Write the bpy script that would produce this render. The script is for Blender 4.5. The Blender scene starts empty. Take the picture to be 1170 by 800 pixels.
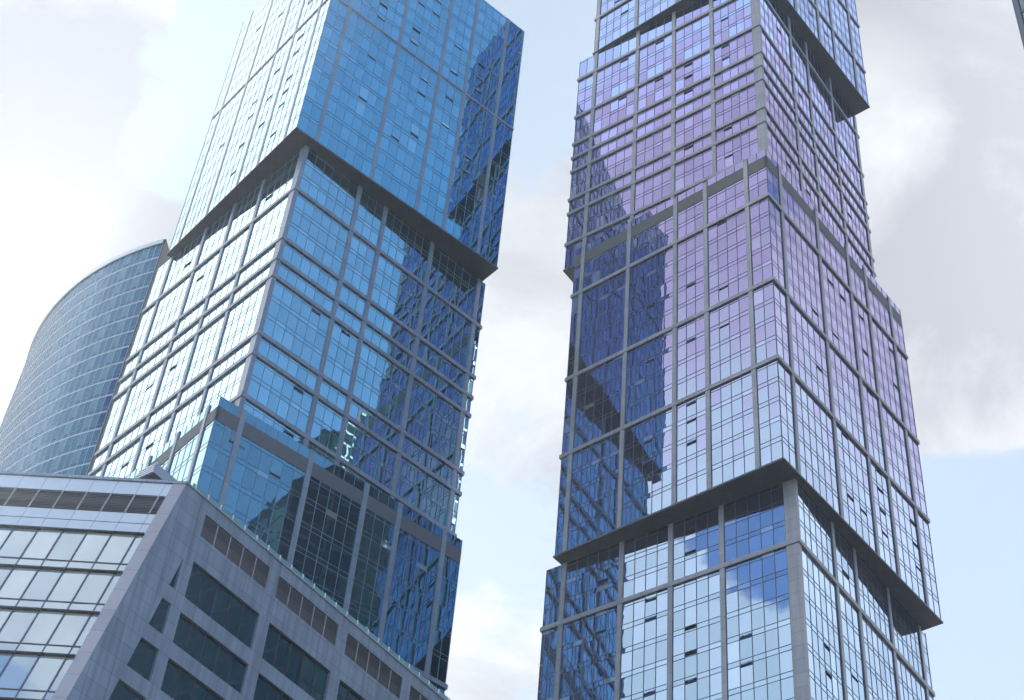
import bpy, math, random
import numpy as np
from mathutils import Vector, Matrix
random.seed(7)
R = math.radians
scene = bpy.context.scene
col = scene.collection
CAMZ = 1.7                       # eye height: all heights below are given above the eye

# ------------------------------------------------------------------ camera, sky, sun, exposure
cam_d = bpy.data.cameras.new('camera'); cam = bpy.data.objects.new('camera', cam_d); col.objects.link(cam)
cam_d.sensor_width = 36.0; cam_d.lens = 58.94; cam_d.clip_start = 0.5; cam_d.clip_end = 9000
cr = Vector((0.9948037, -0.0718818, 0.0721011)); cu = Vector((-0.1018114, -0.7023606, 0.7045027)); cf = Vector((0.0, 0.7081826, 0.7060293))
M = Matrix((cr, cu, -cf)).transposed().to_4x4(); M.translation = (0, 0, CAMZ)
cam.matrix_world = M
scene.camera = cam

SUN_AZ, SUN_EL = -22.3, 39.6     # azimuth clockwise from +Y
def azel(az, el):
    return Vector((math.sin(R(az))*math.cos(R(el)), math.cos(R(az))*math.cos(R(el)), math.sin(R(el))))
SUN = azel(SUN_AZ, SUN_EL)

w = bpy.data.worlds.new('World'); scene.world = w; w.use_nodes = True
def build_world():
    nt = w.node_tree; N = nt.nodes; L = nt.links
    for n in list(N): N.remove(n)
    def node(t, **k):
        n = N.new(t)
        for a, b in k.items(): setattr(n, a, b)
        return n
    def val(x, sock):
        if isinstance(x, (int, float)): sock.default_value = x
        else: L.new(x, sock)
    def math_(op, a, b=0.0, c=None, clamp=False):
        n = node('ShaderNodeMath', operation=op, use_clamp=clamp)
        val(a, n.inputs[0]); val(b, n.inputs[1])
        if c is not None: val(c, n.inputs[2])
        return n.outputs[0]
    def smooth(x, a, b):
        n = node('ShaderNodeMapRange', interpolation_type='SMOOTHSTEP'); n.clamp = True
        val(x, n.inputs[0]); n.inputs[1].default_value = a; n.inputs[2].default_value = b
        return n.outputs[0]
    def mix(f, a, b):
        n = node('ShaderNodeMix', data_type='RGBA'); val(f, n.inputs[0])
        for v, s in ((a, n.inputs[6]), (b, n.inputs[7])):
            if isinstance(v, tuple): s.default_value = (*v, 1)
            else: L.new(v, s)
        return n.outputs[2]
    sky = node('ShaderNodeTexSky', sky_type='NISHITA', sun_disc=False)
    sky.sun_elevation = R(SUN_EL); sky.sun_rotation = R(SUN_AZ)
    sky.altitude = 150; sky.air_density = 1.0; sky.dust_density = 0.5; sky.ozone_density = 3.0
    tc = node('ShaderNodeTexCoord'); d = tc.outputs['Generated']
    sep = node('ShaderNodeSeparateXYZ'); L.new(d, sep.inputs[0])
    z = math_('ADD', math_('MAXIMUM', sep.outputs[2], 0.02), 0.22)
    cmb = node('ShaderNodeCombineXYZ')
    L.new(math_('DIVIDE', sep.outputs[0], z), cmb.inputs[0]); L.new(math_('DIVIDE', sep.outputs[1], z), cmb.inputs[1])
    def noise(scale, det, rough, off, dist=0.0):
        m = node('ShaderNodeMapping'); L.new(cmb.outputs[0], m.inputs[0]); m.inputs['Location'].default_value = off
        n = node('ShaderNodeTexNoise'); n.inputs['Scale'].default_value = scale; n.inputs['Detail'].default_value = det
        n.inputs['Roughness'].default_value = rough; n.inputs['Distortion'].default_value = dist
        L.new(m.outputs[0], n.inputs['Vector']); return n.outputs[0]
    def lobe(az, el, rad):      # 1 at a direction, 0 beyond rad degrees
        v = azel(az, el); dp = node('ShaderNodeVectorMath', operation='DOT_PRODUCT'); L.new(d, dp.inputs[0]); dp.inputs[1].default_value = v
        return smooth(dp.outputs['Value'], math.cos(R(rad)), 1.0)
    cov = math_('MULTIPLY_ADD', noise(3.2, 10, 0.6, (1.7, 4.2, 0.3), 0.35), 3.2, -1.13)
    # where the clouds gather and where they leave the blue open
    for az, el, rad, wt in ((-62, 46, 30, .8), (-25, 47, 10, .6), (-23, 54, 7, .9), (68, 45, 34, 1.7), (-103, 49, 19, 1.5), (-112, 35.2, 6, .7), (110, 48, 37, -2.4), (118, 28, 36, -1.2),
                            (-113.2, 40.0, 5.6, -1.7), (-19.0, 50.6, 4.5, -1.3), (-15.5, 57, 5.5, -1.5), (0.9, 57, 10, -.45), (2, 40, 12, .15), (-158, 38, 26, -1.0),
                            (20, 33, 10, -.9), (17, 48, 11, .6), (22, 47, 7, .5), (-99, 61, 10, -.9), (-152, 58, 15, 1.1)):  # last one: unseen cloud added to whiten the office front
        cov = math_('MULTIPLY_ADD', lobe(az, el, rad), wt, cov)
    mask = smooth(cov, 0.48, 0.72)
    shade = smooth(noise(4.2, 10, 0.62, (6.1, 2.4, 0.0), 0.5), 0.36, 0.64)
    for az, el, rad, wt in ((-104, 46, 24, 1.0), (-66, 46, 30, 1.0), (-25.0, 54, 7, .7), (-24.5, 47.0, 8.5, -1.5), (22.5, 47.5, 7, -.5), (16, 52, 5, .8)):
        shade = math_('MULTIPLY_ADD', lobe(az, el, rad), wt, shade)
    shade = math_('MINIMUM', math_('MAXIMUM', shade, 0.0), 1.0)
    sdot = node('ShaderNodeVectorMath', operation='DOT_PRODUCT'); L.new(d, sdot.inputs[0]); sdot.inputs[1].default_value = SUN
    near = math_('POWER', math_('MAXIMUM', sdot.outputs['Value'], 0.0), 240.0)
    mirror_boost = math_('MULTIPLY_ADD', lobe(-106, 42, 42), 0.9, math_('MULTIPLY', lobe(66, 44, 36), 0.72))      # cloud brightness added where the right tower mirrors the sky
    cloud0 = mix(shade, (1.55, 1.60, 1.76), (2.40, 2.47, 2.58))
    cl = node('ShaderNodeVectorMath', operation='SCALE'); L.new(cloud0, cl.inputs[0]); L.new(math_('ADD', mirror_boost, 1.0), cl.inputs['Scale']); cloud = cl.outputs[0]
    glow = node('ShaderNodeVectorMath', operation='SCALE'); glow.inputs[0].default_value = (1.7, 1.7, 1.65); L.new(math_('MULTIPLY_ADD', math_('MULTIPLY', lobe(-66, 46, 25), math_('ADD', noise(5.0, 6, .6, (3, 1, 0)), .45)), 1.22, near), glow.inputs['Scale'])  # sun glow, plus brightness added where the left tower mirrors the sky
    cg = node('ShaderNodeVectorMath', operation='ADD'); L.new(cloud, cg.inputs[0]); L.new(glow.outputs[0], cg.inputs[1])
    # a thin milky veil over the clear sky on the sunward side
    veil = math_('MULTIPLY', smooth(sdot.outputs['Value'], 0.56, 0.9), 0.95)
    base = mix(veil, sky.outputs[0], (1.62, 1.95, 2.35))
    out = mix(math_('MULTIPLY', mask, 0.96), base, cg.outputs[0])
    bg = node('ShaderNodeBackground'); bg.inputs['Strength'].default_value = 0.14; L.new(out, bg.inputs[0])
    o = node('ShaderNodeOutputWorld'); L.new(bg.outputs[0], o.inputs[0])
build_world()

sl = bpy.data.lights.new('sun', 'SUN'); so = bpy.data.objects.new('sun', sl); col.objects.link(so)
sl.energy = 3.2; sl.angle = R(0.55); sl.color = (1.0, 0.95, 0.87)
so.rotation_euler = (-SUN).to_track_quat('-Z', 'Y').to_euler(); so.location = (-60, 60, 400)

scene.view_settings.view_transform = 'Standard'; scene.view_settings.look = 'None'
scene.view_settings.exposure = 1.4; scene.view_settings.gamma = 1.0
scene.render.engine = 'CYCLES'
scene.cycles.max_bounces = 8; scene.cycles.glossy_bounces = 5; scene.cycles.diffuse_bounces = 3
scene.cycles.caustics_reflective = False; scene.cycles.caustics_refractive = False
scene.cycles.sample_clamp_indirect = 6.0
scene.cycles.use_denoising = True

# ------------------------------------------------------------------ materials
def new_mat(name):
    m = bpy.data.materials.new(name); m.use_nodes = True
    nt = m.node_tree
    for n in list(nt.nodes): nt.nodes.remove(n)
    return m, nt, nt.nodes, nt.links
def coated_glass(name, tint, refl, dark=(0.012, 0.022, 0.035), blind=(0.34, 0.34, 0.33), blinds=0.10, wave=0.006, z_tint=None, rough=0.0, graze=.42, white=.6):
    """Coated curtain-wall glass: a tinted mirror coat over a dark room, a blind drawn in some panes."""
    m, nt, N, L = new_mat(name)
    geo = N.new('ShaderNodeNewGeometry'); tc = N.new('ShaderNodeTexCoord')
    no = N.new('ShaderNodeTexNoise'); no.inputs['Scale'].default_value = 0.38; no.inputs['Detail'].default_value = 1.5
    L.new(tc.outputs['Object'], no.inputs['Vector'])
    bp = N.new('ShaderNodeBump'); bp.inputs['Strength'].default_value = 1.0; bp.inputs['Distance'].default_value = wave
    L.new(no.outputs[0], bp.inputs['Height'])
    lw = N.new('ShaderNodeLayerWeight'); lw.inputs['Blend'].default_value = 0.5; L.new(bp.outputs[0], lw.inputs['Normal'])
    fr = N.new('ShaderNodeMapRange'); fr.interpolation_type = 'SMOOTHSTEP'          # the coat mirrors more, and whiter, at a slant
    fr.inputs[1].default_value = .25; fr.inputs[2].default_value = .95; fr.inputs[3].default_value = refl; fr.inputs[4].default_value = min(1.0, refl+graze)
    L.new(lw.outputs['Facing'], fr.inputs[0])
    wh = N.new('ShaderNodeMapRange'); wh.inputs[1].default_value = .45; wh.inputs[2].default_value = .85; wh.inputs[3].default_value = 0; wh.inputs[4].default_value = white
    L.new(lw.outputs['Facing'], wh.inputs[0])
    gl = N.new('ShaderNodeBsdfGlossy'); gl.inputs['Roughness'].default_value = rough; L.new(bp.outputs[0], gl.inputs['Normal'])
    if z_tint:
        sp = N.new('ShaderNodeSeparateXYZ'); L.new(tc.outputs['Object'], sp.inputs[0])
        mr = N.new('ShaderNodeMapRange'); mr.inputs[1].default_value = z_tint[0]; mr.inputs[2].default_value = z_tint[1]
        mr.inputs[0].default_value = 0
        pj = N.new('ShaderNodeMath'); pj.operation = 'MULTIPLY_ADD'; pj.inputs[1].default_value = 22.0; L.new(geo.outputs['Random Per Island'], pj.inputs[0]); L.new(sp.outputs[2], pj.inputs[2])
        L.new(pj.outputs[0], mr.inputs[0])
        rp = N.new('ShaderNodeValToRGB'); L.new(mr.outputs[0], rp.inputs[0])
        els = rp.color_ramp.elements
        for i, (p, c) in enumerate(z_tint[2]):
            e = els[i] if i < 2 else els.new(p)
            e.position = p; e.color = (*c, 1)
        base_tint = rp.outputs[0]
    else:
        rgb = N.new('ShaderNodeRGB'); rgb.outputs[0].default_value = (*tint, 1); base_tint = rgb.outputs[0]
    # no two panes come from the same batch
    jit = N.new('ShaderNodeMapRange'); jit.inputs[3].default_value = 0.80; jit.inputs[4].default_value = 1.0
    L.new(geo.outputs['Random Per Island'], jit.inputs[0])
    mu = N.new('ShaderNodeVectorMath'); mu.operation = 'SCALE'; L.new(base_tint, mu.inputs[0]); L.new(jit.outputs[0], mu.inputs['Scale'])
    mw = N.new('ShaderNodeMix'); mw.data_type = 'RGBA'; L.new(wh.outputs[0], mw.inputs[0]); L.new(mu.outputs[0], mw.inputs[6]); mw.inputs[7].default_value = (1, 1, 1, 1)
    L.new(mw.outputs[2], gl.inputs['Color'])
    wn = N.new('ShaderNodeTexWhiteNoise'); wn.noise_dimensions = '1D'; L.new(geo.outputs['Random Per Island'], wn.inputs['W'])
    st = N.new('ShaderNodeMath'); st.operation = 'GREATER_THAN'; st.inputs[1].default_value = 1 - blinds; L.new(wn.outputs['Value'], st.inputs[0])
    mx = N.new('ShaderNodeMix'); mx.data_type = 'RGBA'; L.new(st.outputs[0], mx.inputs[0])
    mx.inputs[6].default_value = (*dark, 1); mx.inputs[7].default_value = (*blind, 1)
    df = N.new('ShaderNodeBsdfDiffuse'); L.new(mx.outputs[2], df.inputs['Color'])
    ms = N.new('ShaderNodeMixShader'); L.new(fr.outputs[0], ms.inputs[0]); L.new(df.outputs[0], ms.inputs[1]); L.new(gl.outputs[0], ms.inputs[2])
    o = N.new('ShaderNodeOutputMaterial'); L.new(ms.outputs[0], o.inputs[0])
    return m
def panel(name, color, rough=0.45, metal=0.0, var=0.18, joint=None, joint_col=None, spec=0.5, streak=0.0):
    """Sheet or stone cladding, uneven from panel to panel; joint = (panel width, panel height) along the face."""
    m, nt, N, L = new_mat(name)
    tc = N.new('ShaderNodeTexCoord')
    pr = N.new('ShaderNodeBsdfPrincipled'); pr.inputs['Roughness'].default_value = rough; pr.inputs['Metallic'].default_value = metal
    pr.inputs['Specular IOR Level'].default_value = spec
    no = N.new('ShaderNodeTexNoise'); no.inputs['Scale'].default_value = 0.45; no.inputs['Detail'].default_value = 6; L.new(tc.outputs['Object'], no.inputs['Vector'])
    c1 = tuple(c*(1-var) for c in color); c2 = tuple(min(1, c*(1+var)) for c in color)
    mx = N.new('ShaderNodeMix'); mx.data_type = 'RGBA'; mx.inputs[6].default_value = (*c1, 1); mx.inputs[7].default_value = (*c2, 1)
    L.new(no.outputs[0], mx.inputs[0]); out = mx.outputs[2]
    if streak:
        mp = N.new('ShaderNodeMapping'); mp.inputs['Scale'].default_value = (1.6, 1.6, .09); L.new(tc.outputs['Object'], mp.inputs[0])
        sn = N.new('ShaderNodeTexNoise'); sn.inputs['Scale'].default_value = 1.3; sn.inputs['Detail'].default_value = 5; L.new(mp.outputs[0], sn.inputs['Vector'])
        sr = N.new('ShaderNodeMapRange'); sr.inputs[1].default_value = .42; sr.inputs[2].default_value = .68; sr.inputs[3].default_value = 1.0; sr.inputs[4].default_value = 1-streak
        L.new(sn.outputs[0], sr.inputs[0])
        sm = N.new('ShaderNodeVectorMath'); sm.operation = 'SCALE'; L.new(out, sm.inputs[0]); L.new(sr.outputs[0], sm.inputs['Scale']); out = sm.outputs[0]
    if joint:
        br = N.new('ShaderNodeTexBrick'); br.offset = 0.0; br.squash = 1.0
        br.inputs['Scale'].default_value = 1.0; br.inputs['Brick Width'].default_value = joint[0]; br.inputs['Row Height'].default_value = joint[1]
        br.inputs['Mortar Size'].default_value = 0.022; br.inputs['Mortar Smooth'].default_value = 0.0
        br.inputs['Color1'].default_value = (0.84, 0.84, 0.85, 1); br.inputs['Color2'].default_value = (1, 1, 1, 1)
        jc = joint_col or 0.35
        br.inputs['Mortar'].default_value = (jc, jc, jc, 1)
        uv = N.new('ShaderNodeUVMap'); L.new(uv.outputs[0], br.inputs['Vector'])
        mm = N.new('ShaderNodeMix'); mm.data_type = 'RGBA'; mm.blend_type = 'MULTIPLY'; mm.inputs[0].default_value = 1.0
        L.new(out, mm.inputs[6]); L.new(br.outputs['Color'], mm.inputs[7]); out = mm.outputs[2]
    L.new(out, pr.inputs['Base Color'])
    o = N.new('ShaderNodeOutputMaterial'); L.new(pr.outputs[0], o.inputs[0])
    return m
def louver_mat(name, color, pitch):
    m, nt, N, L = new_mat(name)
    uv = N.new('ShaderNodeUVMap'); sp = N.new('ShaderNodeSeparateXYZ'); L.new(uv.outputs[0], sp.inputs[0])
    dv = N.new('ShaderNodeMath'); dv.operation = 'DIVIDE'; dv.inputs[1].default_value = pitch; L.new(sp.outputs[1], dv.inputs[0])
    fr = N.new('ShaderNodeMath'); fr.operation = 'FRACT'; L.new(dv.outputs[0], fr.inputs[0])
    rp = N.new('ShaderNodeValToRGB'); L.new(fr.outputs[0], rp.inputs[0])
    rp.color_ramp.elements[0].position = 0.3; rp.color_ramp.elements[0].color = (*[c*0.35 for c in color], 1)
    rp.color_ramp.elements[1].position = 0.5; rp.color_ramp.elements[1].color = (*color, 1)
    pr = N.new('ShaderNodeBsdfPrincipled'); pr.inputs['Roughness'].default_value = 0.6; L.new(rp.outputs[0], pr.inputs['Base Color'])
    o = N.new('ShaderNodeOutputMaterial'); L.new(pr.outputs[0], o.inputs[0])
    return m

FLARE_TINT = [(0.0, (.50, .76, 1.0)), (0.34, (.56, .74, 1.0)), (0.46, (.48, .50, .80)), (0.58, (.36, .32, .58)), (0.84, (.38, .335, .64)), (0.94, (.42, .44, .88)), (1.0, (.38, .54, .96))]  # glass tint by height, part of it flare colour put into the coat
G_R = coated_glass('violet_flare_glass', (.8, .8, 1), .50, dark=(.012, .018, .04), white=.15, z_tint=(98.0, 250.0, FLARE_TINT))
G_L = coated_glass('azure_glass', (.33, .85, 1.0), .66, white=.65, blinds=.13, dark=(.008, .022, .035))
G_LB = coated_glass('flare_veil_azure_glass', (.50, .93, 1.0), .70, white=.7, blinds=.13, dark=(.010, .03, .04))  # paler copy of the azure glass, the flare veil put into its tint
G_LP = coated_glass('deep_azure_glass', (.42, .88, 1.0), .42, dark=(.006, .02, .03), blinds=.05)
G_C = coated_glass('curved_tower_glass', (.28, .66, 1.0), .09, graze=.12, dark=(.008, .045, .105), blinds=.2, blind=(.08, .14, .17), wave=0.004)
G_F = coated_glass('dark_green_glass', (.62, .90, 1.0), .17, dark=(.005, .030, .048), blind=(.018, .055, .065), blinds=.18, wave=0.004)
G_P = coated_glass('pale_glass', (.84, .95, 1.0), .42, dark=(.30, .36, .40), blind=(.46, .50, .50), blinds=.4, wave=0.003)
G_B = coated_glass('bottle_green_glass', (.6, .9, .85), .08, dark=(.010, .026, .03), blind=(.06, .10, .10), blinds=.10)
MULL = panel('mullion_metal', (.10, .10, .14), .4, .3, .1)
MULL_L = panel('blue_mullion_metal', (.17, .27, .38), .4, .3, .1)
MULL_C = panel('pale_mullion', (.24, .36, .50), .4, .3, .1)
COLM = panel('grey_column_cladding', (.37, .355, .36), .42, .25, .12, (3.0, 1.78), .45, streak=.2)
COLL = panel('blue_grey_column_cladding', (.30, .34, .40), .4, .25, .12, (3.0, 1.78), .45, streak=.2)
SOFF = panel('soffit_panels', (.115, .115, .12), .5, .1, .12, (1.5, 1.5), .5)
COREM = panel('dark_core', (.025, .03, .04), .6, 0, .2)
ROOFM = panel('roof_membrane', (.22, .22, .22), .8, 0, .2)
LOUV = louver_mat('louver_band', (.15, .14, .12), .30)
LOUVL = louver_mat('grey_louver_band', (.15, .155, .17), .30)
LOUVF = louver_mat('brown_louver', (.12, .115, .125), .16)
GRAN = panel('granite_cladding', (.225, .27, .34), .5, 0, .14, (1.85, 1.31), .5, streak=.32)
GRANP = panel('pinkish_stone_strip', (.46, .41, .43), .5, 0, .10, (2.0, 2.0), .6)
PALEB = panel('pale_blue_band', (.42, .50, .58), .4, .1, .1)
PALEP = panel('pale_panel', (.60, .65, .70), .3, .1, .08)
BLACKM = panel('black_metal', (.03, .03, .035), .4, .3, .1)
WHITEM = panel('white_metal', (.75, .77, .78), .35, .1, .06)
GALV = panel('galvanised_metal', (.38, .40, .46), .4, .5, .12)
GREENM = panel('grey_green_motor_paint', (.36, .42, .38), .5, 0, .12)
VENT_DARK = panel('vent_gap_shade', (.012, .012, .02), .9, 0, .1)  # near-black colour for the shade inside an open vent
RAILG = coated_glass('rail_glass', (.8, 1, 1), .25, dark=(.22, .40, .44), blinds=0)
ASPH = panel('paving', (.14, .14, .14), .9, 0, .25)

# ------------------------------------------------------------------ mesh helpers
class Frame:
    """A facade: s runs along the wall away from the corner, z up, o outwards."""
    def __init__(self, C, d, n):
        self.C = np.array([C[0], C[1], 0.0]); self.d = np.array([d[0], d[1], 0.0]); self.n = np.array([n[0], n[1], 0.0])
        self.flip = np.cross(self.d, [0, 0, 1]) @ self.n < 0
    def __call__(self, s, z, o=0.0):
        p = self.C + self.d*s + self.n*o; return (p[0], p[1], z + CAMZ)
class MB:
    def __init__(self, origin=(0, 0, 0)):
        self.v, self.f, self.m, self.uv, self.o = [], [], [], [], origin
    def face(self, pts, mat=0, uvs=None):
        b = len(self.v)
        self.v += [(p[0]-self.o[0], p[1]-self.o[1], p[2]-self.o[2]) for p in pts]
        self.f.append(tuple(range(b, b+len(pts)))); self.m.append(mat)
        self.uv += list(uvs) if uvs is not None else [(0.0, 0.0)]*len(pts)
    def quad(self, F, s0, s1, z0, z1, o=0.0, mat=0, tilt=None):
        q = [(s0, z0), (s1, z0), (s1, z1), (s0, z1)]
        if F.flip: q = q[::-1]
        sc, zc = (s0+s1)/2, (z0+z1)/2; a, b = tilt or (0, 0)
        self.face([F(s, z, o + a*(s-sc) + b*(z-zc)) for s, z in q], mat, q)
    def prism(self, F, poly, o0, o1, mat=0):
        """poly: (s, z) outline, pushed out from o0 to o1"""
        n = len(poly); area = sum(poly[i][0]*poly[(i+1) % n][1]-poly[(i+1) % n][0]*poly[i][1] for i in range(n))
        P = list(poly) if area > 0 else list(poly)[::-1]
        if F.flip: P = P[::-1]
        self.face([F(s, z, o1) for s, z in P], mat, P)
        self.face([F(s, z, o0) for s, z in P[::-1]], mat, P[::-1])
        for i in range(n):
            a, b = P[i], P[(i+1) % n]
            self.face([F(*a, o0), F(*b, o0), F(*b, o1), F(*a, o1)], mat, [(a[0], a[1]), (b[0], b[1]), (b[0]+abs(o1-o0), b[1]), (a[0]+abs(o1-o0), a[1])])
    def box(self, F, s0, s1, z0, z1, o0, o1, mat=0):
        self.prism(F, [(s0, z0), (s1, z0), (s1, z1), (s0, z1)], o0, o1, mat)
    def plan(self, pts, z0, z1, mat=0, top=True, bottom=True, ztops=None):
        """vertical solid over a plan outline (counter-clockwise)"""
        n = len(pts); zt = ztops or [z1]*n
        ar = sum(pts[i][0]*pts[(i+1) % n][1]-pts[(i+1) % n][0]*pts[i][1] for i in range(n))
        if ar < 0: pts = pts[::-1]; zt = zt[::-1]
        T = [(p[0], p[1], t+CAMZ) for p, t in zip(pts, zt)]; Bm = [(p[0], p[1], z0+CAMZ) for p in pts]
        if top: self.face(T, mat, [(p[0], p[1]) for p in pts])
        if bottom: self.face(Bm[::-1], mat, [(p[0], p[1]) for p in pts[::-1]])
        for i in range(n):
            j = (i+1) % n; l = math.dist(pts[i][:2], pts[j][:2])
            self.face([Bm[i], Bm[j], T[j], T[i]], mat, [(0, z0), (l, z0), (l, zt[j]), (0, zt[i])])
    def build(self, name, mats, parent=None):
        me = bpy.data.meshes.new(name); me.from_pydata(self.v, [], self.f); me.update()
        for m in (mats if isinstance(mats, (list, tuple)) else [mats]): me.materials.append(m)
        me.polygons.foreach_set('material_index', self.m)
        uvl = me.uv_layers.new(name='UVMap'); uvl.data.foreach_set('uv', [c for p in self.uv for c in p])
        ob = bpy.data.objects.new(name, me); col.objects.link(ob)
        if parent: ob.parent = parent
        else: ob.location = self.o
        return ob
def thing(name, label, cat, loc, group=None):
    e = bpy.data.objects.new(name, None); col.objects.link(e); e.location = loc; e.empty_display_size = 3
    e['label'] = label; e['category'] = cat; e['kind'] = 'thing'
    if group: e['group'] = group
    return e
def tag(o, label, cat, group=None):
    o['label'] = label; o['category'] = cat; o['kind'] = 'thing'
    if group: o['group'] = group
    return o

# ------------------------------------------------------------------ ground
g = MB(); S_ = 5000
g.face([(-S_, -S_, 0), (S_, -S_, 0), (S_, S_, 0), (-S_, S_, 0)])
gr = g.build('ground', ASPH); gr['kind'] = 'structure'

# ------------------------------------------------------------------ glass towers of stacked, slightly turned blocks
def split(a, b, step):
    n = max(1, round((b-a)/step)); return [a + (b-a)*i/n for i in range(n+1)]
class Tower:
    def __init__(self, root, origin, glass, cladding, mull, mw=.040):
        self.mw = mw
        self.root, self.o, self.glass, self.clad, self.mull = root, origin, glass, cladding, mull; self.cells = []
    def mb(self): return MB(self.o)
    def block(self, C, yaw, ul, vl, z0, z1, colsL, colsR, bands, floor, corner=None, soffit=True, parapet=None, louver=None,
              zmin=None, vents=None, glass=None, colw=.66, fins=False, bandh=.64, relief=.72):
        y = R(yaw); u = (math.cos(y), -math.sin(y)); v = (math.sin(y), math.cos(y))
        FL = Frame(C, (-u[0], -u[1]), (-v[0], -v[1])); FR = Frame(C, v, u)
        pt = lambda a, b: (C[0]-u[0]*a+v[0]*b, C[1]-u[1]*a+v[1]*b)
        glass = glass or self.glass; zlo = z0 if zmin is None else max(z0, zmin)
        core = self.mb(); i = .30
        core.plan([pt(i, i), pt(i, vl-i), pt(ul-i, vl-i), pt(ul-i, i)], z0+.02, z1-.35)
        if zmin is not None and zlo > z0:
            core.plan([pt(0, 0), pt(0, vl), pt(ul, vl), pt(ul, 0)], z0+.01, zlo-.5)
        blk = core.build('block', COREM, self.root)
        if soffit:
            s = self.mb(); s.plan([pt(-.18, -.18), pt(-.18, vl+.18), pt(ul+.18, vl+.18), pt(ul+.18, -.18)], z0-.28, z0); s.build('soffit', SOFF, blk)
        rf = self.mb(); rf.plan([pt(.05, .05), pt(.05, vl-.05), pt(ul-.05, vl-.05), pt(ul-.05, .05)], z1-.3, z1-.05); rf.build('roof', ROOFM, blk)
        # rear walls: same glazing, storey by storey
        rear = self.mb()
        FB = Frame(pt(ul, vl), (u[0], u[1]), v); FB2 = Frame(pt(ul, vl), (-v[0], -v[1]), (-u[0], -u[1]))
        for F, ln in ((FB, ul), (FB2, vl)):
            zz = split(zlo, z1, floor)
            for a, b in zip(zz[:-1], zz[1:]):
                ss = split(0, ln, 3.0)
                for s0, s1 in zip(ss[:-1], ss[1:]): rear.quad(F, s0+.06, s1-.06, a+.4, b, 0, 0, (random.gauss(0, .003), random.gauss(0, .003)))
                rear.box(F, 0, ln, a, a+.38, -.28, .05, 1)
        rear.build('rear_facade', [glass, self.clad], blk)
        # columns and bands
        levels = sorted(bands)
        for F, cols, ln in ((FL, colsL, ul), (FR, colsR, vl)):
            for k, s in enumerate(cols):
                m = self.mb(); m.box(F, s-colw/2, s+colw/2, zlo, z1-.012 if parapet is None else z1-(.5 if not fins else 0.012), -.3, .24*relief); m.build('column', self.clad, blk)
        if corner:
            m = self.mb(); a = .10
            m.plan([pt(-a, -a), pt(-a, .55), pt(corner, .55), pt(corner, -a)], zlo, z1-.02, 0); m.build('corner_column', self.clad, blk)
        for b in levels:
            m = self.mb(); hb = bandh; e = .33*relief; t = .30
            m.plan([pt(-e, -e), pt(-e, vl+e), pt(t, vl+e), pt(t, t), pt(ul+e, t), pt(ul+e, -e)], b-hb, b); m.build('band', self.clad, blk)
        if louver:
            m = self.mb()
            e = .07
            for F, ln in ((FL, ul), (FR, vl)): m.box(F, -e, ln, louver[0], louver[1], -.28, e)
            m.build('louver_band', LOUV if self.clad is COLM else LOUVL, blk)
        # glazed bays
        for face, F, cols, ln in (('L', FL, colsL, ul), ('R', FR, colsR, vl)):
            edges = [corner if (corner and face == 'L') else (.55 if corner else 0.0)]
            for s in cols: edges += [s-colw/2, s+colw/2]
            edges.append(ln)
            spans = [(a, b) for a, b in zip(edges[0::2], edges[1::2]) if b-a > .35]
            zs = [zlo] + [x for b in levels if b > zlo+1 for x in (b-bandh, b)] + [z1]
            for za, zb in zip(zs[0::2], zs[1::2]):
                segs = [(za, zb)]
                if louver and za < louver[0] < zb: segs = [(za, louver[0]), (louver[1], zb)]
                for (ga, gb) in segs:
                    if gb-ga < .5: continue
                    for (a, b) in spans:
                        vs = [q for q in (vents or {}).get(face, []) if a < q[0] < b and ga+.3 < q[1] < gb-.2]
                        self.cells.append((F, a, b, ga, gb, floor, glass, vs))
        return blk, FL, FR
    def bay(self, mb, F, a, b, za, zb, floor):
        ss = split(a, b, 1.48)
        n = max(1, round((zb-za)/floor)); zz = [za]
        for k in range(1, n):
            zf = za + (zb-za)*k/n; zz += [zf-.42, zf+.30]
        if zb-za > 2.2: zz.append(zb-.55)
        zz.append(zb)
        for s0, s1 in zip(ss[:-1], ss[1:]):
            for z0, z1 in zip(zz[:-1], zz[1:]):
                mb.quad(F, s0, s1, z0, z1, 0, 0, (random.gauss(0, .0030), random.gauss(0, .0024)))
        for s in ss[1:-1]: mb.box(F, s-self.mw, s+self.mw, za, zb, -.02, .045, 1)
        for s in (ss[0], ss[-1]):
            k = .05 if s == ss[0] else -.05; mb.box(F, min(s, s+k), max(s, s+k), za, zb, -.02, .06, 1)
        for z in zz[1:-1]: mb.box(F, a+.05, b-.05, z-self.mw*.8, z+self.mw*.8, -.02, .035, 1)
    def finish(self, vent_label=None):
        big = sorted([c for c in self.cells if c[4]-c[3] > 5.0], key=lambda c: -(c[2]-c[1])*(c[4]-c[3]))
        small = sorted([c for c in self.cells if c[4]-c[3] <= 5.0], key=lambda c: -(c[2]-c[1])*(c[4]-c[3]))
        for nm, lst in (('window', big), ('ribbon_window', small)):
            for c in lst[:96]:
                m = self.mb(); self.bay(m, *c[:6]); wd = m.build(nm, [c[6], self.mull], self.root); self.vents(wd, c)
            if len(lst) > 96:
                byg = {}
                for c in lst[96:]: byg.setdefault(c[6].name, []).append(c)
                m = self.mb(); mats = [MULL]
                for c in lst[96:]: self.bay(m, *c[:6])
                wd = m.build('narrow_'+nm, [lst[-1][6], self.mull], self.root); wd['kind'] = 'stuff'
                for c in lst[96:]: self.vents(wd, c)
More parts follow.
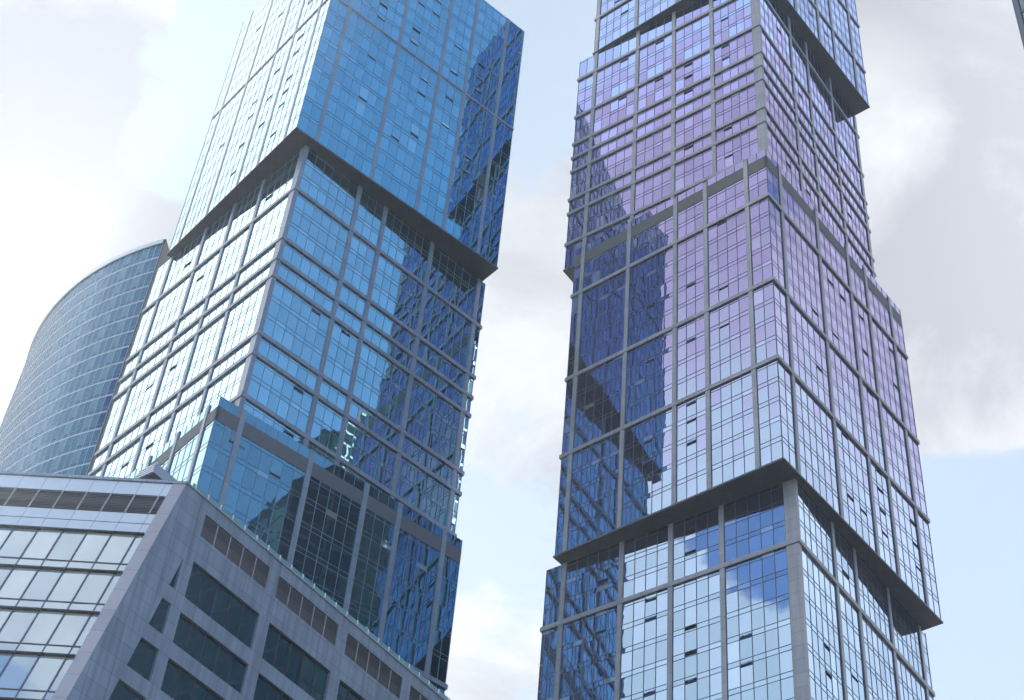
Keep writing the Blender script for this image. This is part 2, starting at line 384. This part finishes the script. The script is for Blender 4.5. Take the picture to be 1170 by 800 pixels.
    def vents(self, parent, c):
        F, a, b, za, zb, floor, glass, vs = c
        ss = split(a, b, 1.48)
        for (s, z) in vs:
            k = min(range(len(ss)-1), key=lambda i: abs((ss[i]+ss[i+1])/2-s)); s0, s1 = ss[k]+.05, ss[k+1]-.05
            m = self.mb()
            m.box(F, s0, s1, z-.30, z+.24, .003, .03, 1)                   # dark plate, the shade of the open gap put in as colour
            h = .27; an = R(random.uniform(8, 20)); ca, sa = math.cos(an), math.sin(an)
            top = z+.25
            q = [(s0, top, .05), (s1, top, .05), (s1, top-h*ca, .05+h*sa), (s0, top-h*ca, .05+h*sa)]
            o = [F(*p) for p in q]; i = [F(p[0], p[1]-.01, p[2]-.045) for p in q]
            if F.flip: o, i = o[::-1], i[::-1]
            m.face(o[::-1], 0); m.face(i, 0)
            for j in range(4): m.face([o[j], o[(j+1) % 4], i[(j+1) % 4], i[j]], 2)
            m.build('vent_pane', [glass, VENT_DARK, MULL], parent)

VENTS = {('RC', 'L'): [(19.0, 170.4), (12.7, 170.6), (7.5, 166.9), (7.5, 159.6), (7.6, 180.2), (19.3, 159.7), (12.7, 159.8), (19.4, 145.1), (12.7, 148.3), (12.7, 145.3), (12.7, 141.5), (19.5, 141.5)],
 ('RC', 'R'): [(10.8, 166.9), (16.0, 177.6), (19.1, 177.3), (24.6, 177.8), (16.2, 166.9), (24.6, 170.6), (10.8, 156.1), (33.4, 178.3), (33.2, 171.0), (24.7, 145.2), (16.4, 148.4), (24.7, 148.5), (25.0, 162.9), (16.4, 137.9), (24.8, 141.6), (19.5, 137.9), (24.9, 137.9), (33.3, 145.6), (33.4, 141.9), (33.3, 138.1)],
 ('RD', 'L'): [(7.1, 130.0), (14.2, 130.4), (14.2, 126.8), (19.7, 121.9), (19.8, 119.0), (14.2, 115.9), (14.2, 112.3), (7.1, 112.1), (7.2, 108.4), (14.2, 108.5), (19.8, 108.6), (26.7, 127.2), (26.9, 119.7)],
 ('RD', 'R'): [(5.8, 111.6), (5.7, 107.9), (12.5, 111.6), (12.4, 126.3)],
 ('RB', 'L'): [(6.2, 229.9), (6.3, 222.4), (6.2, 219.1), (12.9, 222.3), (13.0, 219.1), (12.8, 215.2), (18.4, 232.9), (18.4, 222.4), (25.1, 232.9), (25.3, 222.4), (5.9, 201.1), (6.0, 194.6), (12.9, 201.1)],
 ('RB', 'R'): [(6.8, 230.7), (13.5, 220.3), (7.3, 196.0), (13.8, 196.0), (27.9, 205.6)],
 ('RA', 'L'): [(25.8, 246.5), (27.1, 251.5)], ('RA', 'R'): [(18.5, 245.4), (23.5, 245.5)],
 ('LA', 'R'): [(9.3, 225.2), (9.2, 221.8), (16.0, 232.8), (15.9, 225.2), (16.0, 221.8), (9.2, 211.1), (9.0, 200.6), (18.7, 214.8), (18.9, 211.2), (15.8, 197.2), (18.8, 200.8), (24.1, 229.0), (24.1, 221.8), (24.0, 214.8), (24.0, 207.8), (29.1, 228.8), (29.2, 225.2), (29.3, 221.8), (29.2, 204.4), (29.3, 200.9), (18.8, 236.9), (19.0, 233.2)],
 ('LA', 'L'): [(24.8, 236.5), (16.9, 232.3), (7.4, 215.0), (7.0, 210.7), (12.2, 211.0), (7.3, 204.2), (7.3, 200.8), (12.4, 204.2), (7.5, 197.5), (17.7, 208.0), (17.5, 204.3), (12.6, 197.5), (7.6, 190.4), (17.7, 197.3), (25.6, 204.3), (18.0, 190.6), (7.1, 224.7)],
 ('LB', 'R'): [(7.8, 156.8), (12.9, 156.8), (7.8, 142.6), (7.6, 135.3)], ('LB', 'L'): [(6.5, 178.9), (25.4, 178.7), (20.0, 171.8), (20.4, 154.1), (25.6, 153.9), (20.6, 139.9), (25.8, 139.7)],
 ('LP', 'R'): [(9.4, 127.8)]}
def vt(b):
    k = 1.0129 if b in ('RA', 'RB') else 1.0
    return {f: [(q[0]*k, q[1]*k) for q in VENTS.get((b, f), [])] for f in 'LR'}

# the right-hand tower
ro = (45.0, 160.0, 0.0)
rt = thing('glass_tower', 'tall violet and blue glass tower of stacked twisted blocks with grey grid columns', 'skyscraper', ro, 'twin towers of stacked glass blocks')
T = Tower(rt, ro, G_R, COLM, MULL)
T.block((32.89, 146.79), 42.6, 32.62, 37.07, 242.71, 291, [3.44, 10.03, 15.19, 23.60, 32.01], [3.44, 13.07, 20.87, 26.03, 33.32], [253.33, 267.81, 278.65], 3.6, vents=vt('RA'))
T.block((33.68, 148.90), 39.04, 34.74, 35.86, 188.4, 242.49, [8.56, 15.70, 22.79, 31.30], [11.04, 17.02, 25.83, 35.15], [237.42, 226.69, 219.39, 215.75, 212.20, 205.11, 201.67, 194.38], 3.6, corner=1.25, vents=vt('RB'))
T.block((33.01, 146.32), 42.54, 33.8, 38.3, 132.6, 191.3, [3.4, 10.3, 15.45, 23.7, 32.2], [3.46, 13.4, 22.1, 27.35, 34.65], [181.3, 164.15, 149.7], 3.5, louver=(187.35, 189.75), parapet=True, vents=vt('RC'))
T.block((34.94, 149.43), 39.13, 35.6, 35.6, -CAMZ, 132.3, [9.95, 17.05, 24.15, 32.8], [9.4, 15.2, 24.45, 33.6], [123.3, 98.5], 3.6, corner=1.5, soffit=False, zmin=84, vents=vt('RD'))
T.finish()

# the left-hand tower
lo = (-25.0, 165.0, 0.0)
lt = thing('glass_tower', 'azure blue glass tower beside the curved tower, rising behind the grey stone office block', 'skyscraper', lo, 'twin towers of stacked glass blocks')
T = Tower(lt, lo, G_L, COLL, MULL_L, .034)
T.block((-33.10, 146.30), 52.87, 33.1, 37.1, 185.14, 246.9, [3.1, 9.8, 15.0, 23.0, 30.4], [3.46, 13.2, 21.5, 26.65, 33.35], [219.1], 3.54, vents=vt('LA'), colw=.55, bandh=.5, relief=.35)
T.block((-31.78, 149.05), 49.35, 35.4, 35.3, 129.0, 184.9, [9.3, 16.1, 23.0, 31.6], [10.2, 15.2, 24.4, 34.0], [175.8, 165.5, 161.5, 158.1, 147.5, 143.9, 136.7], 3.55, corner=1.1, vents=vt('LB'), glass=G_LB)
T.block((-33.83, 147.43), 52.89, 33.8, 37.6, -CAMZ, 134.3, [2.55, 9.2, 15.6, 23.6, 32.0], [3.4, 13.6, 22.1, 27.4, 34.7], [112.4], 3.55, soffit=False, parapet=True, louver=(130.55, 132.7), zmin=90, vents=vt('LP'), glass=G_LP, fins=True)
T.finish()

# ------------------------------------------------------------------ curved tower behind
CC = np.array([-37.6, 237.2]); CR = 51.6
co = (float(CC[0]), float(CC[1]), 0.0)
ct = thing('curved_tower', 'curved blue glass tower with pale floor lines at the far left of the twin towers', 'skyscraper', co)
a0 = math.atan2(190.7-CC[1], -60.0-CC[0]); NSEG = 66; span = R(92)
def arc(k, r=CR): a = a0 - span*k/NSEG; return (CC[0]+r*math.cos(a), CC[1]+r*math.sin(a))
ZT = 207.8
m = MB(co); outl = [arc(k, CR-.3) for k in range(NSEG+1)]
m.plan(outl + [(-60.0+14, 190.7+26), (-59.7+.25, 190.7+7)], -CAMZ, ZT-.6); cb = m.build('core', COREM, ct)
zlev = [ZT-1.0-3.5*i for i in range(0, 24)]
for i, (zt, zb) in enumerate(zip(zlev[:-1], zlev[1:])):
    m = MB(co)
    for k in range(NSEG):
        p, q = arc(k), arc(k+1)
        d = np.array(q)-np.array(p); ln = np.linalg.norm(d); d /= ln; nrm = np.array([-d[1], d[0]])
        if nrm @ (np.array(p)-CC) < 0: nrm = -nrm
        F = Frame(p, d, nrm)
        h = ln/1
        for z0, z1 in ((zb+.18, zb+1.0), (zb+1.0, zt)):
            m.quad(F, 0, ln, z0, z1, 0, 0, (random.gauss(0, .003), random.gauss(0, .003)))
        m.box(F, -.05, .05, zb+.18, zt, -.05, .035, 1)
        m.box(F, 0, ln, zb+.97, zb+1.03, -.02, .04, 1)
    m.build('window', [G_C, MULL_C], ct)
    m = MB(co)
    for k in range(NSEG):
        F0 = [arc(k, CR-.2), arc(k+1, CR-.2), arc(k+1, CR+.05), arc(k, CR+.05)]
        m.plan(F0, zb-.12, zb+.18)
    m.build('floor_band', PALEB, ct)
m = MB(co); m.plan([arc(k, CR+.05) for k in range(NSEG+1)] + [arc(k, CR-.25) for k in range(NSEG, -1, -1)], -CAMZ, zlev[-1]-.2); m.build('lower_facade', G_C, ct)
m = MB(co)
for k in range(NSEG): m.plan([arc(k, CR-.4), arc(k+1, CR-.4), arc(k+1, CR+.25), arc(k, CR+.25)], ZT-1.0, ZT)
m.build('parapet', PALEP, ct)
m = MB(co); m.plan([(-60.0, 190.7), (-60.0+.3, 190.7-.1), (-59.7+1.1, 190.7+8), (-60.0+.8, 190.7+8)], -CAMZ, ZT+.1); m.build('end_wall', BLACKM, ct)

# ------------------------------------------------------------------ dark tower at the right edge of the view
bo = (75.0, 120.0, 0.0)
bt = thing('dark_tower', 'dark glass tower of which only one edge shows in the top right corner', 'skyscraper', bo)
A_ = (59.4, 115.9); yb = R(48); d1 = (math.sin(yb), math.cos(yb)); d2 = (math.sin(yb+R(92)), math.cos(yb+R(92)))
pts = [A_, (A_[0]+d1[0]*42, A_[1]+d1[1]*42), (A_[0]+d1[0]*42+d2[0]*38, A_[1]+d1[1]*42+d2[1]*38), (A_[0]+d2[0]*38, A_[1]+d2[1]*38)]
m = MB(bo); m.plan(pts, -CAMZ, 0, ztops=[203, 256, 256, 203]); m.build('body', COREM, bt)
FB1 = Frame(A_, d1, (-d1[1], d1[0])); FB2 = Frame(A_, d2, (d2[1], -d2[0]))
m = MB(bo); fr = MB(bo)
for F, ln, sl_ in ((FB1, 42, 1.26), (FB2, 38, 0)):
    for fl in range(62):
        z0 = 4+fl*4.0; m = MB(bo)
        ss = split(0.3, ln, 1.9)
        for s0, s1 in zip(ss[:-1], ss[1:]):
            if z0+4 < 203+sl_*s0: m.quad(F, s0+.05, s1-.05, z0+.7, z0+3.9, .12, 0, (random.gauss(0, .004), random.gauss(0, .004)))
        if m.v: m.build('window' if z0 > 100 else 'lower_window', G_B, bt)
        smin = max(0.3, (z0+.7-202.5)/sl_ if sl_ else (0.3 if z0 < 201 else 1e9))
        if smin < ln: fr.box(F, smin, ln, z0, z0+.62, .003, .2)
    ss = split(0.3, ln, 7.6)
    for s in ss: fr.box(F, s-.25, s+.25, 0, 202.5+sl_*s, .005, .35)
fr.build('frame', MULL, bt)

# ------------------------------------------------------------------ grey stone office block in front
fo = (-23.13, 97.29, 0.0)
ft = thing('office_building', 'low grey stone office block with sloping pale glass front below the azure tower', 'office building', fo)
ar = R(38.75); dr = np.array([math.sin(ar), math.cos(ar)]); FRt = Frame(fo, dr, (dr[1], -dr[0]))
al = R(-85.95); dl = np.array([math.sin(al), math.cos(al)])
ZF = 79.5; SL = .2163
edge = lambda z: -(ZF-z)*SL            # the sloping corner, in the plane of the right wall
RL = 43.0
# right wall: granite with openings
rows = [(73.95, 70.70), (69.40, 66.78), (65.52, 62.86), (61.6, 58.95), (57.7, 55.05), (53.8, 51.1)]
cols_f = [(2.52, 9.92), (11.08, 18.45), (19.65, 26.95), (28.1, 35.4), (36.5, 42.4)]
lz = (78.38, 76.32)
wall = MB(fo); TH = .42
def wp(poly): wall.prism(FRt, poly, -TH, 0.0, 0)
zc = [ZF] + [z for r_ in [lz]+rows for z in r_] + [20.0]
for i in range(0, len(zc), 2):         # full courses
    zt, zb = zc[i], zc[i+1]; wp([(edge(zt), zt), (RL, zt), (RL, zb), (edge(zb), zb)])
for ri, (zt, zb) in enumerate([lz]+rows):
    if ri == 0:
        wp([(edge(zt), zt), (2.52, zt), (2.52, zb), (edge(zb), zb)])
    else:
        wp([(edge(zt), zt), (edge(zt)+2.8, zt), (edge(zb)+2.8, zb), (edge(zb), zb)])
        wp([(1.52, zt), (2.52, zt), (2.52, zb), (1.52, zb)])
        if edge(zt)+2.8 > 1.52: pass
    for (a, b), nx in zip(cols_f, [c[0] for c in cols_f[1:]]+[RL]): wp([(b, zt), (nx, zt), (nx, zb), (b, zb)])
wp([(edge(20), 20), (RL, 20), (RL, -CAMZ), (edge(-CAMZ), -CAMZ)])
wl = wall.build('stone_wall', GRAN, ft)
for ri, (zt, zb) in enumerate(rows):
    spans = [(None, 1.52)] + cols_f
    for a, b in spans:
        m = MB(fo)
        if a is None:
            q = [(edge(zt)+2.8, zt), (1.52, zt), (1.52, zb), (edge(zb)+2.8, zb)]
            P = q if not FRt.flip else q
            n_ = P[::-1] if not FRt.flip else P
            m.face([FRt(s, z, -.24) for s, z in n_], 0, n_)
            m.build('corner_window', [G_F, BLACKM], ft); continue
        ss = split(a, b, 1.46)
        for s0, s1 in zip(ss[:-1], ss[1:]):
            m.quad(FRt, s0, s1, zb, zt, -.24, 0, (random.gauss(0, .003), random.gauss(0, .003)))
        for s in ss[1:-1]: m.box(FRt, s-.035, s+.035, zb, zt, -.26, -.17, 1)
        m.box(FRt, a, b, zb, zb+.07, -.26, -.15, 1); m.box(FRt, a, b, zt-.07, zt, -.26, -.15, 1)
        m.build('window', [G_F, BLACKM], ft)
for a, b in cols_f:
    m = MB(fo); m.quad(FRt, a, b, lz[1], lz[0], -.12, 0)
    ss = split(a, b, 1.46)
    for s in ss[1:-1]: m.box(FRt, s-.05, s+.05, lz[1], lz[0], -.14, -.05, 1)
    for i in range(12):
        z = lz[1]+.09+i*(lz[0]-lz[1])/12; m.box(FRt, a, b, z, z+.05, -.12, -.07, 0)
    m.build('louver', [LOUVF, COLM], ft)
# sloping left front: frame in the sloped plane. s along the front, z height
class Slope(Frame):
    def __init__(self):
        e = np.array([dr[0]*SL, dr[1]*SL, 1.0])      # moving up the corner by 1 m
        self.e = e; self.C0 = np.array([fo[0], fo[1], 0.0]); self.dl = np.array([dl[0], dl[1], 0.0])
        n = np.cross(e, self.dl); n /= np.linalg.norm(n)
        if n[1] > 0: n = -n
        self.n = n; self.flip = np.cross(self.dl, e) @ n < 0
    def __call__(self, s, z, o=0.0):
        p = self.C0 + self.dl*s + self.e*(z-ZF) + self.n*o
        return (p[0], p[1], z + CAMZ + self.n[2]*o)
FS = Slope(); FLn = 46.0
m = MB(fo); m.box(FS, 0.0, .95, 20, ZF, -.4, .05); m.build('corner_strip', GRANP, ft)
xs = [.95 + .55] 
while xs[-1] < FLn: xs.append(xs[-1]+1.79)
edges_ = [.95] + xs
def strip(name, zb, zt, mats, o=0.0, gap=.035, tilt=.0):
    m = MB(fo)
    for s0, s1 in zip(edges_[:-1], edges_[1:]):
        m.box(FS, s0+gap/2, s1-gap/2, zb+gap/2, zt-gap/2, -.2, o, 0)
    return m.build(name, mats, ft)
strip('parapet_panel', 77.95, 79.35, PALEP)
m = MB(fo)
for s0, s1 in zip(edges_[:-1], edges_[1:]):
    m.quad(FS, s0+.06, s1-.06, 75.95, 77.95, -.08, 0)
    for i in range(11):
        z = 76.0+i*.178; m.box(FS, s0+.06, s1-.06, z, z+.055, -.08, -.02, 0)
    m.box(FS, s1-.06, s1+.06, 75.95, 77.95, -.1, .02, 1)
m.build('louver', [LOUVF, COLM], ft)
strip('spandrel_panel', 74.85, 75.9, PALEP); strip('spandrel_panel', 73.75, 74.8, PALEP)
zt = 73.6
while zt > 40:
    m = MB(fo)
    for s0, s1 in zip(edges_[:-1], edges_[1:]):
        m.quad(FS, s0, s1, zt-3.05, zt, -.02, 0, (random.gauss(0, .004), random.gauss(0, .004)))
    for s in edges_[1:-1]: m.box(FS, s-.05, s+.05, zt-3.05, zt, -.05, .05, 1)
    m.build('window', [G_P, MULL], ft)
    m = MB(fo)
    for s0, s1 in zip(edges_[:-1], edges_[1:]):
        m.quad(FS, s0+.04, s1-.04, zt-4.0, zt-3.1, -.01, 0, (random.gauss(0, .004), random.gauss(0, .004)))
    m.box(FS, .95, FLn, zt-3.10, zt-3.03, -.05, .05, 1)
    for s in edges_[1:-1]: m.box(FS, s-.04, s+.04, zt-4.0, zt-3.1, -.05, .03, 1)
    m.build('spandrel', [G_P, MULL], ft)
    m = MB(fo); m.box(FS, .95, FLn, zt-.02, zt+.10, -.05, .20)
    for s in edges_[1:-1]: m.box(FS, s-.06, s+.06, zt-.10, zt-.02, -.03, .16)
    m.build('sunshade', BLACKM, ft)
    zt -= 4.03
# coping, glass rail along the right wall, roof, body
m = MB(fo); m.box(FS, -.05, FLn, ZF-.12, ZF+.14, -.6, .12); m.build('coping', COLL, ft)
m = MB(fo); m.box(FRt, -.02, RL, ZF+.003, ZF+.16, -.5, .10); m.build('coping', COLM, ft)
m = MB(fo); m.box(FRt, .6, RL, ZF+.17, ZF+.56, -.03, .02); rl = m.build('glass_rail', RAILG, ft)
for i in range(31):
    s = .9+i*1.4
    m = MB(fo); m.box(FRt, s-.05, s+.05, ZF+.17, ZF+.60, .025, .085); m.build('rail_post', WHITEM, rl)
Pl = FS(FLn, ZF)[:2]; Plb = FS(FLn, 0)[:2]
inn = lambda s, o: FRt(s, 0, o)[:2]
m = MB(fo)
n0 = np.array(FS.n[:2]); off = -n0/np.linalg.norm(n0)*.55
c0 = np.array(inn(.2, -.45)); b0 = np.array(inn(RL, -.45))
pl_in = np.array(Pl)+off
m.plan([tuple(c0+off), tuple(b0), (b0[0]-14, b0[1]+8), (pl_in[0]+2, 138.0), tuple(pl_in)], 20, ZF-.6, 0)
m.build('body', COREM, ft)
m = MB(fo)                              # sloping rear of the front wall down to the ground
lo_c = [FS(0.3, 20, -.45), FS(FLn, 20, -.45), FS(FLn, ZF-.6, -.45), FS(0.3, ZF-.6, -.45)]
m.face(lo_c if not FS.flip else lo_c[::-1]); 
bs = [FS(0.0, 20)[:2], FS(FLn, 20)[:2], (FS(FLn, 20)[0], 137.9), (b0[0]-14, b0[1]+7.9), (b0[0], b0[1]-.05)]
m.plan(bs, -CAMZ, 19.98); m.build('plinth', GRAN, ft)

# ------------------------------------------------------------------ rooftop unit on the office block
UC = (-25.98, 98.17); UZ = 81.0
wv = np.array([-dr[1], dr[0]]); uo = (UC[0], UC[1], ZF-.6+CAMZ)
ut = thing('rooftop_unit', 'small grey louvred machine standing on the front roof edge of the stone office block', 'roof equipment', uo)
FU = Frame(UC, wv, -dr); FV = Frame(UC, dr, (dr[1], -dr[0]))
uc = lambda a, b: (UC[0]+wv[0]*a+dr[0]*b, UC[1]+wv[1]*a+dr[1]*b)
m = MB(uo); m.plan([uc(0, 0), uc(0, 2.3), uc(1.75, 2.3), uc(1.75, 0)], UZ, UZ+.92); bx = m.build('casing', GALV, ut)
m = MB(uo)
for i in range(4): m.prism(FU, [(.04, UZ+.05+i*.22), (1.72, UZ+.05+i*.22), (1.72, UZ+.17+i*.22), (.04, UZ+.17+i*.22)], .01, .10)
m.build('slats', WHITEM, ut)
m = MB(uo); m.plan([uc(.5, .5), uc(.5, 1.8), uc(1.3, 1.8), uc(1.3, .5)], ZF-.6, UZ-.01); m.build('pedestal', MULL, ut)
for a, b in ((.35, .35), (.15, 1.1)):
    m = MB(uo); m.plan([uc(a, b), uc(a, b+.16), uc(a+.16, b+.16), uc(a+.16, b)], UZ+.925, UZ+1.5); m.build('post', GALV, ut)
m = MB(uo)
mc = uc(2.3, .55)
for j in range(5):                     # a rounded motor housing
    t0, t1 = j/5, (j+1)/5
    r0, r1 = .52*math.sin(.35+1.9*t0*.95), .52*math.sin(.35+1.9*t1*.95)
    n = 14
    A = [(mc[0]+r0*math.cos(2*math.pi*k/n), mc[1]+r0*math.sin(2*math.pi*k/n), UZ-.35+t0*1.0+CAMZ) for k in range(n)]
    B = [(mc[0]+r1*math.cos(2*math.pi*k/n), mc[1]+r1*math.sin(2*math.pi*k/n), UZ-.35+t1*1.0+CAMZ) for k in range(n)]
    for k in range(n): m.face([A[k], A[(k+1) % n], B[(k+1) % n], B[k]])
    if j == 0: m.face(A[::-1])
    if j == 4: m.face(B)
m.build('motor', GREENM, ut)
m = MB(uo); m.plan([(mc[0]-.2, mc[1]-.2), (mc[0]+.2, mc[1]-.2), (mc[0]+.2, mc[1]+.2), (mc[0]-.2, mc[1]+.2)], ZF-.6, UZ-.34); m.build('motor_stand', MULL, ut)

# ------------------------------------------------------------------ haze volume, added mostly for the veil of lens glare
hz = MB(); hx = [(-400, -200), (400, -200), (400, 420), (-400, 420)]
hz.plan(hx, -CAMZ-1.0, 300)
hm = bpy.data.materials.new('glare_haze'); hm.use_nodes = True; hn = hm.node_tree
for n in list(hn.nodes): hn.nodes.remove(n)
pv = hn.nodes.new('ShaderNodeVolumePrincipled'); pv.inputs['Color'].default_value = (.80, .90, 1, 1)
pv.inputs['Density'].default_value = 0.0002; pv.inputs['Anisotropy'].default_value = 0.58
ho = hn.nodes.new('ShaderNodeOutputMaterial'); hn.links.new(pv.outputs[0], ho.inputs['Volume'])
hb = hz.build('haze', hm); hb['kind'] = 'stuff'
